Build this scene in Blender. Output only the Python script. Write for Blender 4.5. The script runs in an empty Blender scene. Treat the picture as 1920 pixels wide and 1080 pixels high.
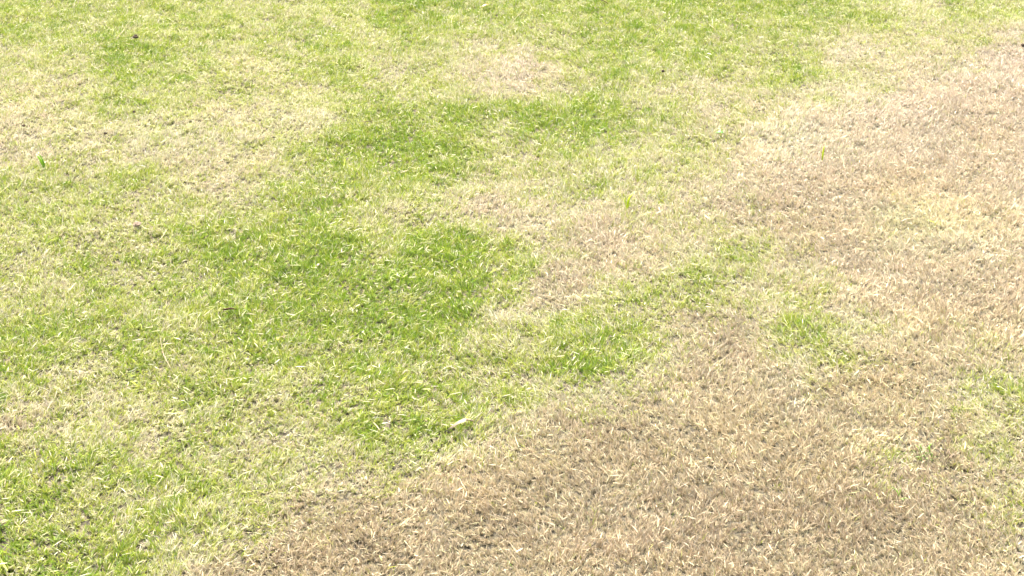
import bpy, math, random
import numpy as np

S = bpy.context.scene
C = S.collection
R = math.radians

# ------------------------------------------------------------------ camera, light, exposure
cam_d = bpy.data.cameras.new("camera"); cam = bpy.data.objects.new("camera", cam_d); C.objects.link(cam)
cam.location = (0, 0, 1.6); cam.rotation_euler = (R(90 - 31.4), 0, 0)
cam_d.sensor_width = 36; cam_d.angle = R(40); cam_d.clip_start = 0.05; cam_d.clip_end = 5000
cam_d.dof.use_dof = True; cam_d.dof.focus_distance = 2.75; cam_d.dof.aperture_fstop = 16
S.camera = cam

SUN_EL, SUN_AZ = 58.0, -12.0         # behind the lawn, a little left of the view direction
w = bpy.data.worlds.new("World"); S.world = w; w.use_nodes = True
nt = w.node_tree; nt.nodes.clear()
sky = nt.nodes.new('ShaderNodeTexSky'); sky.sky_type = 'NISHITA'; sky.sun_disc = False
sky.sun_elevation = R(SUN_EL); sky.sun_rotation = R(SUN_AZ); sky.air_density = 1.0; sky.dust_density = 3.0; sky.ozone_density = 1.0
bg = nt.nodes.new('ShaderNodeBackground'); bg.inputs[1].default_value = 0.10
wo = nt.nodes.new('ShaderNodeOutputWorld')
tint = nt.nodes.new('ShaderNodeMix'); tint.data_type = 'RGBA'; tint.blend_type = 'MULTIPLY'; tint.inputs[0].default_value = 1
tint.inputs[7].default_value = (1.0, .96, .88, 1)       # bright hazy sky, the camera's white balance on the warm side
nt.links.new(sky.outputs[0], tint.inputs[6]); nt.links.new(tint.outputs[2], bg.inputs[0]); nt.links.new(bg.outputs[0], wo.inputs[0])
sd = bpy.data.lights.new("sun", 'SUN'); sd.energy = 4.2; sd.angle = R(0.9); sd.color = (1.0, 0.945, 0.87)
sun = bpy.data.objects.new("sun", sd); C.objects.link(sun); sun.location = (0, 0, 10)
sun.rotation_euler = (R(90 - SUN_EL), 0, R(180 - SUN_AZ))
# a sun lamp shines along its -Z: tilt towards +Y side so that light arrives from behind the lawn
from mathutils import Vector
sdir = Vector((math.sin(R(SUN_AZ)) * math.cos(R(SUN_EL)), math.cos(R(SUN_AZ)) * math.cos(R(SUN_EL)), math.sin(R(SUN_EL))))
sun.rotation_euler = sdir.to_track_quat('Z', 'Y').to_euler()
S.view_settings.view_transform = 'Standard'; S.view_settings.look = 'None'
S.view_settings.exposure = 2.43; S.view_settings.gamma = 1
S.render.engine = 'CYCLES'
S.cycles.max_bounces = 10; S.cycles.diffuse_bounces = 5; S.cycles.transmission_bounces = 8

rng = np.random.default_rng(11)
random.seed(4)

# ------------------------------------------------------------------ where the lawn is green and where it has died back
# two maps of the lawn in ground coordinates, one number per 7 cm square, rows run away from the camera
MX0, MY0, MC = -2.1, 1.47, 0.07
# x0 -2.1 y0 1.47 n 61 50
GREEN = [
[6,6,6,6,6,6,6,6,6,6,6,6,6,6,6,6,6,6,6,6,6.7,7,5,1.9,1,0,0,0,0,0,0,0,0,0,0,0,0,0,0,0,0,0.4,0.4,0.4,0.4,0.4,0.4,0.4,0.4,0.4,0.4,0.4,0.4,0.4,0.4,0.4,0.4,0.4,0.4,0.4,0.4],
[6,6,6,6,6,6,6,6,6,6,6,6,6,6,6,6,6,6,6,6,7,7,4,1.6,1,0,0,0,0,0,0,0,0,0,0,0,0,0,0,0,0,0.4,0.4,0.4,0.4,0.4,0.4,0.4,0.4,0.4,0.4,0.4,0.4,0.4,0.4,0.4,0.4,0.4,0.4,0.4,0.4],
[6,6,6,6,6,6,6,6,6,6,6,6,6,6,6,6,6,6,6,6.1,7,7,3.4,1.3,0.9,0,0,0,0,0,0,0,0,0,0,0,0,0,0,0.3,0,0.3,0.4,0.4,0.4,0.4,0.4,0.4,0.4,0.4,0.4,0.4,0.4,0.4,0.4,0.4,0.4,0.4,0.4,0.4,0.4],
[6,6,6,6,6,6,6,6,6,6,6,6,6,6,6,6,6,6,6,6.5,7,6.3,2.8,1,0.7,0,0,0,0,0,0,0,0,0,0,0,0,0,0,0.2,0,0,0.4,0.4,0.4,0.4,0.4,0.4,0.4,0.4,0.4,0.4,0.4,0.4,0.4,0.4,0.4,0.4,0.4,0.4,0.4],
[6.3,6.3,6.3,6.3,6.3,6.3,6.3,6.3,6.3,6.3,6.3,6.3,6.3,6.3,6.3,6.3,6.3,6.2,6,6.8,6.6,5.3,2.6,1.4,1,0.3,0.1,0,0,0,0,0,0,0,0,0,0,0,0,0,0,0,0.7,0.5,0.5,0.5,0.5,0.5,0.5,0.5,0.5,0.5,0.5,0.5,0.5,0.5,0.5,0.5,0.5,0.5,0.5],
[8,8,8,8,8,8,8,8,8,8,8,8,8,8,8,8,7.9,7.6,7.2,6.5,5.3,5.1,4.9,4,4,2,0.7,0,0,0,0,0,0,0,0,0,0,0,0,0,0,0.8,1.9,1.5,1.4,1.4,1.4,1.4,1.4,1.4,1.4,1.4,1.4,1.4,1.4,1.4,1.4,1.4,1.4,1.4,1.4],
[7.1,7.1,7.1,7.1,7.1,7.1,7.1,7.1,7.1,7.1,7.1,7.1,7.1,7.1,7.1,7.1,7,6.6,6.3,5.7,5,5,5.3,4.6,4.8,3.4,1,0,0,0,0,0,0,0,0,0,0,0,0,0,0,0.7,2.9,2.4,2.3,2.3,2.3,2.3,2.3,2.3,2.3,2.3,2.3,2.3,2.3,2.3,2.3,2.3,2.3,2.3,2.3],
[6.3,6.3,6.3,6.3,6.3,6.3,6.3,6.3,6.3,6.3,6.3,6.3,6.3,6.3,6.3,6.3,6.2,6,6.4,5.8,4.5,5.7,5.5,4.7,5,5.1,3.1,0.9,1.3,1,0,0,0,0,0,0,0,0,0,0.9,2.6,0,2.1,2.8,2.4,2.4,2.4,2.4,2.4,2.4,2.4,2.4,2.4,2.4,2.4,2.4,2.4,2.4,2.4,2.4,2.4],
[3.9,3.9,3.9,3.9,3.9,3.9,3.9,3.9,3.9,3.9,3.9,3.9,3.9,3.9,3.9,3.9,3.8,3.8,5.2,4.9,4.1,5.4,5.1,4.5,4.3,4.9,4.6,3.3,3.7,2.9,0.6,0.1,0.3,0.5,0.4,0,0,0,0,0.4,2.5,1.3,0.9,3.6,2.9,2.8,2.8,2.8,2.8,2.8,2.8,2.8,2.8,2.8,2.8,2.8,2.8,2.8,2.8,2.8,2.8],
[1.6,1.6,1.6,1.6,1.6,1.6,1.6,1.6,1.6,1.6,1.6,1.6,1.6,1.6,1.6,1.6,1.6,1.9,3.7,3.5,3.8,5,5.1,3.9,3.4,4,5.8,6.2,6.1,4.9,2,0.8,1.2,1.8,1.9,0.2,0,0,0,0.2,0.5,1.4,1.4,3.8,4,3.9,3.9,3.9,3.9,3.9,3.9,3.9,3.9,3.9,3.9,3.9,3.9,3.9,3.9,3.9,3.9],
[4.4,4.4,4.4,4.4,4.4,4.4,4.4,4.4,4.4,4.4,4.4,4.4,4.4,4.4,4.4,4.5,4.5,3.2,3.7,4.6,5,5.2,5.6,4.8,5.3,5.7,6.8,6.9,6.7,5.5,4.5,3.2,3.3,2.5,1.5,1,0,0,0,0.4,1.3,0.7,1.4,3.6,5.7,5.7,5.7,5.7,5.7,5.7,5.7,5.7,5.7,5.7,5.7,5.7,5.7,5.7,5.7,5.7,5.7],
[5.5,5.5,5.5,5.5,5.5,5.5,5.5,5.5,5.5,5.5,5.5,5.5,5.5,5.6,5.6,5.6,5.7,3.5,3.7,4.7,4.8,5.5,5.9,5.3,5.5,5.6,6.6,7,5.9,5.3,5,5.4,5.2,3.9,2.4,1.8,0.6,0.3,1.5,1.6,1.3,0.5,0.8,2.8,5.8,6.4,6.5,6.5,6.5,6.5,6.5,6.5,6.5,6.5,6.5,6.5,6.5,6.5,6.5,6.5,6.5],
[6,6,6,6,6,6,6,6,6,6,6,6,6.1,6.1,6.2,6.2,6.1,4.4,3.9,4.5,4.8,5.7,6.1,5.5,5.4,5.4,6.3,6.8,5.3,5.2,4.7,6.4,6.6,5.5,3.8,2.2,1.2,0.9,2.8,3.7,1.9,0.8,0.8,2.3,4.5,5.8,6.2,6.2,6.2,6.2,6.2,6.2,6.2,6.2,6.2,6.2,6.2,6.2,6.2,6.2,6.2],
[6,6,6,6,6,6,6,6,6,6,6,6.1,6.1,6.2,6.3,6.4,6.2,5.5,5.1,5.2,4.8,5.5,5.7,6.2,6.2,6.3,6.6,7,6.3,5.4,3.6,4.7,6.4,6.6,5.1,1.9,0.6,1.9,3.3,6.3,3.3,1.3,1.4,1.9,1.8,2,2.5,2.6,2.6,2.6,2.6,2.6,2.6,2.6,2.6,2.6,2.6,2.6,2.6,2.6,2.6],
[5.7,5.7,5.7,5.7,5.7,5.7,5.7,5.7,5.7,5.7,5.7,5.8,5.8,5.9,6,6.1,6.2,6,5.7,5.6,5,5.9,6.3,6.4,6.8,7.1,7.2,7.5,7.3,5.8,3.4,2.8,4.7,6.1,5.4,2.9,1.9,2.6,2.8,6.5,3.5,0.9,1,1.3,1.1,0.4,0.6,0.7,0.7,0.7,0.7,0.7,0.7,0.7,0.7,0.7,0.7,0.7,0.7,0.7,0.7],
[5.1,5.1,5.1,5.1,5.1,5.1,5.1,5.1,5.1,5.1,5.2,5.2,5.3,5.5,5.6,5.7,5.8,6.6,5.7,5.7,5.8,6.9,7.3,6.3,7.3,8,7.9,8.1,8.1,6.4,4,0.9,2.1,4.3,5,4.6,4.4,3.5,2.5,4,2.2,0,0,0.1,0.3,0,0,0,0,0,0,0,0,0,0,0,0,0,0,0,0],
[4.1,4.1,4.1,4.1,4.1,4.1,4.1,4.1,4.1,4.2,4.2,4.3,4.4,4.6,4.7,4.9,5.6,6,5.2,5.1,5.7,7,7.4,7,7.7,8,8.2,8.2,8,6.7,4.4,1,1.3,2.5,3.2,4.7,5.4,4.6,2.8,3.1,2.4,0.4,0,0,0,0,0,0,0,0,0,0,0,0,0,0,0,0,0,0,0],
[3.1,3.1,3.1,3.1,3.1,3.1,3.1,3.1,3.1,3.2,3.2,3.3,3.4,3.6,3.7,4.4,5.4,5.3,4.3,4.4,5.5,7.1,7.5,7.8,7.8,7.9,8.2,8,7.8,7,4.7,1.8,0.9,0.9,1.6,4,5.9,5.5,3.5,2.8,2.8,1.3,0.2,0,0,0,0,0,0,0,0,0,0,0,0,0,0,0,0,0,0],
[3.5,3.5,3.5,3.5,3.5,3.5,3.5,3.5,3.5,3.6,3.6,3.7,3.9,4,4.1,4.7,5.6,5,4,4.9,6.4,7.6,7.4,7.9,7.6,7.3,7.2,7.6,8,7.2,5,2.6,1.3,0.8,1.3,3.1,5,5.2,3.9,2.4,2.1,0.7,0,0.2,0,0,0,0,0,0,0,0,0,0,0,0,0,0,0,0,0],
[3.9,3.9,3.9,3.9,4,4,4,4,4,4.1,4.1,4.2,4.3,4.5,4.6,4.8,5.6,4.7,3.7,5.6,7.5,7.8,7.1,7.9,7.4,6.5,6.1,7.1,8.2,7.3,5.2,3.2,1.6,0.8,1.2,2.5,3.3,4.4,4.1,2.2,1.3,0,0,0.3,0,0,0,0,0,0,0,0,0,0,0,0,0,0,0,0,0],
[4.4,4.4,4.4,4.4,4.4,4.4,4.4,4.5,4.5,4.5,4.6,4.7,4.8,4.9,5,5.1,5,4.3,4.1,5.7,6.1,6.8,6.4,7.7,7,5.7,5.1,5.8,6,4.4,2.9,2.5,2,1.4,1.6,2.1,2.4,2.8,2.7,1.9,1.1,0,0,0,0,0.1,0,0,0,0,0,0,0,0,0,0,0,0,0,0,0],
[4.9,4.9,4.9,4.9,4.9,4.9,4.9,4.9,4.9,5,5,5.1,5.2,5.3,5.3,4.9,4.6,4,4.3,5,4.5,5.8,6,7.6,6.7,5,4,4.4,3.4,0.9,0.1,1.5,2.3,2.1,2.5,2.1,1.8,1.8,1.3,1.4,0.8,0,0,0,0,0.5,0.7,0,0,0,0,0,0,0,0,0,0,0,0,0,0],
[4.7,4.7,4.7,4.7,4.7,4.7,4.7,4.8,4.8,4.8,4.9,4.9,5,5,5.1,4.5,4.9,4.2,4.6,4,3.7,4.6,5.3,6.8,6.4,5.1,4.3,4.7,3.7,2,1.7,2.7,3.2,3.2,3.8,2.7,1.9,1.7,1.4,1.3,0.6,0,0,0,0,0.2,0.8,0,0,0,0,0,0,0,0,0,0,0,0,0,0],
[4.3,4.3,4.3,4.3,4.3,4.3,4.3,4.3,4.4,4.4,4.4,4.5,4.5,4.6,4.5,4.5,5.7,4.8,4.6,3.1,2.9,3.5,4.6,6,6.2,5.7,5.4,5.6,4.3,3,3,3.6,3.8,4,5,3.3,2.2,2,1.9,1.6,0.7,0,0,0,0,0,0,0,0,0,0,0,0,0,0,0,0,0,0,0,0],
[3.8,3.8,3.8,3.8,3.8,3.8,3.8,3.8,3.8,3.9,3.9,3.9,4,4,4.1,4.7,5.5,4.7,3.9,2.4,2.2,2.9,4.2,5.6,6.3,6.4,6.5,6.4,4.9,3.6,3.6,4.1,4.3,4.5,5.2,3.8,2.7,2.4,2.2,1.8,0.8,0,0,0.2,0,0,0,0,0,0,0,0,0,0,0,0,0,0,0,0,0],
[3,3,3,3,3,3,3,3,3.1,3.1,3.1,3.1,3.1,3.2,3.5,4,3.7,3,2.6,2.1,2.6,3.4,4.6,5.7,6.5,7.1,7.5,7.4,6,4.3,3.8,4.4,5,5,4.4,3.6,3.4,3.1,2.3,1.3,0.7,0,0,0,0,0,0,0,0,0,0,0,0,0,0,0,0,0,0,0,0],
[2.3,2.3,2.3,2.3,2.3,2.3,2.3,2.3,2.3,2.3,2.3,2.3,2.4,2.5,3.2,2.7,2,1.5,1.7,2.2,3,3.8,4.8,5.8,6.9,7.9,8.5,8.3,7.2,4.9,4,4.6,5.7,5.7,4.1,3.5,4,3.9,2.5,0.6,0.5,0,0,0,0,0,0,0,0,0,0,0,0,0,0,0,0,0,0,0,0],
[2.2,2.2,2.2,2.2,2.2,2.2,2.2,2.3,2.3,2.3,2.3,2.3,2.3,2.6,3.2,2.5,2.1,1.8,2,2.5,3.2,3.8,4.1,5.3,6.6,7.7,8.2,8.1,7.2,5.4,4.8,5.4,6.3,6.3,4.2,4,4.2,3.8,2.8,0.9,0.9,0,0,0,0,0,0,0,0,0,0,0,0,0,0,0,0,0,0,0,0],
[2.6,2.6,2.6,2.6,2.6,2.6,2.6,2.6,2.6,2.6,2.6,2.6,2.6,3.2,3.5,3.3,3.4,2.9,2.7,2.8,3.2,3.4,2.8,4.5,6,7,7.2,7.2,7,6,5.9,6.6,6.9,6.9,4.7,4.7,4.4,3.1,2.7,1.7,1.6,0.7,0,0,0,0,0,0,0,0,0,0,0,0,0,0,0,0,0,0,0],
[2.9,2.9,2.9,2.9,2.9,2.9,2.9,2.9,2.9,2.9,3,3,3,3.7,3.9,4.2,4.5,3.8,3.1,3,3,2.7,1.5,3.8,5.5,6.2,6.3,6.5,6.9,6.6,7.2,8,7.6,7.6,5.4,5.3,5,2.6,2.5,2.3,2.3,1.5,0.3,0.3,0,0,0,0,0,0,0,0,0,0,0,0,0,0,0,0,0],
[3,3,3,3,3,3,3,3,3,3,3,3,3.2,4,4.4,4.8,4.7,4.2,3.6,3.3,3.1,2.6,2.2,4.4,5.4,5.6,5.5,5.7,5.6,5.6,6,6.6,6.7,7.1,5.5,5.2,5,2.7,2.5,2.6,3,2.9,1.4,1,0.6,0.1,0,0,0,0,0,0,0,0,0,0,0,0,0,0,0],
[3,3,3,3,3,3,3,3,3,3,3,3,3.4,4.3,5.2,5.1,4.8,4.5,4.1,3.7,3.2,2.9,3.3,5.2,5.4,5.1,4.9,4.8,4,3.9,4,4.4,5.1,6,5.3,4.7,4.4,3,2.5,2.7,3.6,5,2.9,1.9,1.6,1.3,0,0,0,0,0,0,0,0,0,0,0,0,0,0,0],
[3,3,3,3,3,3,3,3,3,3,3,3.1,3.7,4.8,5.7,5.1,5,4.9,4.6,3.9,3.2,3.4,4.4,5.7,5.2,4.5,4.2,3.9,2.6,2.5,2.2,2.3,3.6,4.9,5.1,4.5,3.7,3.3,2.7,2.8,4.1,6.5,5,3,2.4,2.8,0.7,0.3,0.3,0.2,0,0,0,0,0,0,0,0,0,0,0],
[3.2,3.2,3.2,3.2,3.2,3.2,3.2,3.2,3.2,3.3,3.3,3.4,4,5.3,5.9,5.3,5.2,5.1,4.7,3.8,3.3,3.9,5,5.8,4.9,4.2,4.1,3.8,2.4,2.1,1.6,1.7,3.2,4.6,5.1,4.9,4,4,3.3,3.1,3.8,6.4,5.7,3.7,2.3,2.9,1.6,0.8,0.8,1,0,0,0,0,0,0,0,0,0,0,0],
[3.5,3.5,3.5,3.5,3.5,3.5,3.5,3.5,3.6,3.6,3.7,3.8,4.3,5.8,6,5.6,5.3,5.2,4.4,3.7,3.6,4.3,5.3,5.6,4.5,4.1,4.2,4.1,3,2.2,1.7,2,3.5,4.6,5.2,5.4,4.9,4.8,4.5,3.9,3.4,5.8,5.8,4,2,2.3,1.9,1.4,1.4,1.7,0.9,0,0,0,0,0,0,0,0,0,0],
[3.8,3.8,3.8,3.8,3.8,3.8,3.8,3.9,3.9,4,4,4.2,4.8,6.3,6.3,5.9,5.4,5.3,4.1,3.6,4,4.7,5.6,5.4,4.2,4.1,4.4,4.4,3.5,2.4,1.9,2.2,3.7,4.6,5.3,5.7,5.5,5.5,5.4,5.1,3.6,5.4,5.8,4.5,2.1,1.8,1.9,1.9,1.9,2.3,2.1,0.2,0.2,0.2,0.2,0.2,0.2,0.2,0.2,0.2,0.2],
[4.1,4.1,4.1,4.1,4.1,4.1,4.2,4.2,4.3,4.4,4.5,4.5,5.4,6.5,6.6,5.9,5.5,5.3,3.8,3.8,4.4,5.1,5.7,5.2,4.1,4.1,4.7,4.8,4,2.6,2.2,2.6,4,4.7,5.5,6,6,6,6,5.9,4.2,5,5.8,5,2.5,1.5,1.6,2.3,2.5,2.8,3.3,1.2,0.6,0.6,0.6,0.6,0.6,0.6,0.6,0.6,0.6],
[4.6,4.6,4.6,4.7,4.7,4.7,4.7,4.8,4.9,5,5,4.9,5.9,6.6,6.6,5.8,5.5,5.2,4.1,4.1,4.5,5.2,5.6,5.2,4.7,4.9,5.4,5.3,4.5,3.5,3.2,3.5,4.5,5.3,5.8,6,6,6,6,6,5,5.1,5.9,5.4,3.7,2.6,2.3,2.6,2.8,3.1,3.7,2.6,1.6,1.6,1.6,1.6,1.6,1.6,1.6,1.6,1.6],
[5.1,5.2,5.2,5.2,5.2,5.2,5.3,5.3,5.4,5.5,5.4,5.2,6.2,6.6,6.4,5.6,5.5,5.1,4.5,4.3,4.6,5.2,5.4,5.3,5.3,5.7,6,5.8,5.1,4.5,4.3,4.5,5.1,5.8,6.1,6,6,6,6,6,5.5,5.4,6,5.7,5,3.7,3.2,3,3.1,3.6,4,3.6,2.7,2.7,2.7,2.7,2.7,2.7,2.7,2.7,2.7],
[5.7,5.7,5.7,5.7,5.7,5.7,5.8,5.8,5.9,6,5.6,5.5,6.4,6.5,6.1,5.4,5.4,5.2,4.8,4.3,4.7,5.1,5.2,5.5,5.9,6.5,6.6,6.2,5.6,5.4,5.3,5.4,5.6,6.2,6.5,6,6,6,6,6,5.8,5.7,6,5.9,5.7,5.3,4.5,3.8,3.3,4.1,4.5,4.5,4,3.9,3.9,3.9,3.9,3.9,3.9,3.9,3.9],
[6,6,6,6,6,6.1,6.1,6.1,6.2,6.2,5.6,5.7,6.3,6.3,5.8,5.3,5.3,5.2,4.9,4.2,4.7,5.1,5,5.7,6.4,7,7,6.6,6,6,6,6,6,6.6,6.7,6.1,6,6,6,6,6,6,6,6,6,6,5.5,4.6,3.6,4.3,4.9,4.9,4.9,4.9,4.9,4.9,4.9,4.9,4.9,4.9,4.9],
[6,6,6,6,6,6.1,6.1,6.1,6.1,5.9,5.3,5.8,6.2,6.2,5.6,5.2,5.2,5.1,4.8,4.1,4.8,5,5.1,5.8,6.4,7,7,6.5,6,6,6,6,6,6.5,6.8,6.1,6,6,6,6,6,6,6,6,6,6,5.6,4.8,3.8,4,4.9,4.9,4.9,4.9,4.9,4.9,4.9,4.9,4.9,4.9,4.9],
[6,6,6,6,6,6,6.1,6.1,6.1,5.7,5.2,5.9,6.1,6,5.4,5.1,5.1,5.1,4.6,4.2,4.8,5,5.2,5.8,6.5,7,7,6.5,6,6,6,6,6,6.5,6.8,6.1,6,6,6,6,6,6,6,6,6,6,5.8,5.1,4,3.8,4.8,4.9,4.9,4.9,4.9,4.9,4.9,4.9,4.9,4.9,4.9],
[6,6,6,6,6,6,6,6,6.1,5.5,5.3,6,6.1,5.8,5.2,5.1,5.1,5,4.5,4.2,4.9,5,5.2,5.9,6.5,7,7,6.5,6,6,6,6,6,6.5,6.9,6.2,6,6,6,6,6,6,6,6,6,6,5.9,5.2,4.3,3.5,4.5,4.9,4.9,4.9,4.9,4.9,4.9,4.9,4.9,4.9,4.9],
[6,6,6,6,6,6,6,6,5.9,5.3,5.5,6,6,5.6,5,5,5,5,4.4,4.3,5,5,5.3,5.9,6.6,7,7,6.5,6,6,6,6,6,6.5,6.9,6.2,6,6,6,6,6,6,6,6,6,6,6,5.4,4.5,3.5,4.3,4.9,4.9,4.9,4.9,4.9,4.9,4.9,4.9,4.9,4.9],
[6,6,6,6,6,6,6,6,5.7,5.1,5.6,6,6,5.5,5,5,5,4.9,4.2,4.4,5,5,5.3,6,6.6,7,7,6.4,6,6,6,6,6,6.4,6.9,6.3,6,6,6,6,6,6,6,6,6,6,6,5.5,4.7,3.8,4,4.9,4.9,4.9,4.9,4.9,4.9,4.9,4.9,4.9,4.9],
[6,6,6,6,6,6,6,6,5.5,5.1,5.8,6,6,5.3,5,5,5,4.8,4.1,4.5,5,5,5.4,6,6.7,7,7,6.4,6,6,6,6,6,6.4,7,6.3,6,6,6,6,6,6,6,6,6,6,6,5.7,4.9,4,3.8,4.7,4.9,4.9,4.9,4.9,4.9,4.9,4.9,4.9,4.9],
[6,6,6,6,6,6,6,6,5.4,5.3,5.9,6,5.8,5.2,5,5,5,4.7,4.1,4.6,5,5,5.5,6.1,6.7,7,7,6.4,6,6,6,6,6,6.4,7,6.4,6,6,6,6,6,6,6,6,6,6,6,5.8,5.2,4.2,3.5,4.5,4.9,4.9,4.9,4.9,4.9,4.9,4.9,4.9,4.9],
[6,6,6,6,6,6,6,5.8,5.2,5.4,6,6,5.7,5.1,5,5,5,4.6,4,4.7,5,5,5.5,6.1,6.8,7,7,6.4,6,6,6,6,6,6.4,7,6.4,6,6,6,6,6,6,6,6,6,6,6,5.9,5.3,4.4,3.5,4.2,4.9,4.9,4.9,4.9,4.9,4.9,4.9,4.9,4.9],
[6,6,6,6,6,6,6,5.6,5,5.6,6,6,5.6,5,5,5,5,4.5,4.1,4.7,5,5,5.6,6.2,6.8,7,7,6.3,6,6,6,6,6,6.3,7,6.4,6,6,6,6,6,6,6,6,6,6,6,6,5.4,4.6,3.7,4,4.9,4.9,4.9,4.9,4.9,4.9,4.9,4.9,4.9],
]
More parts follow.
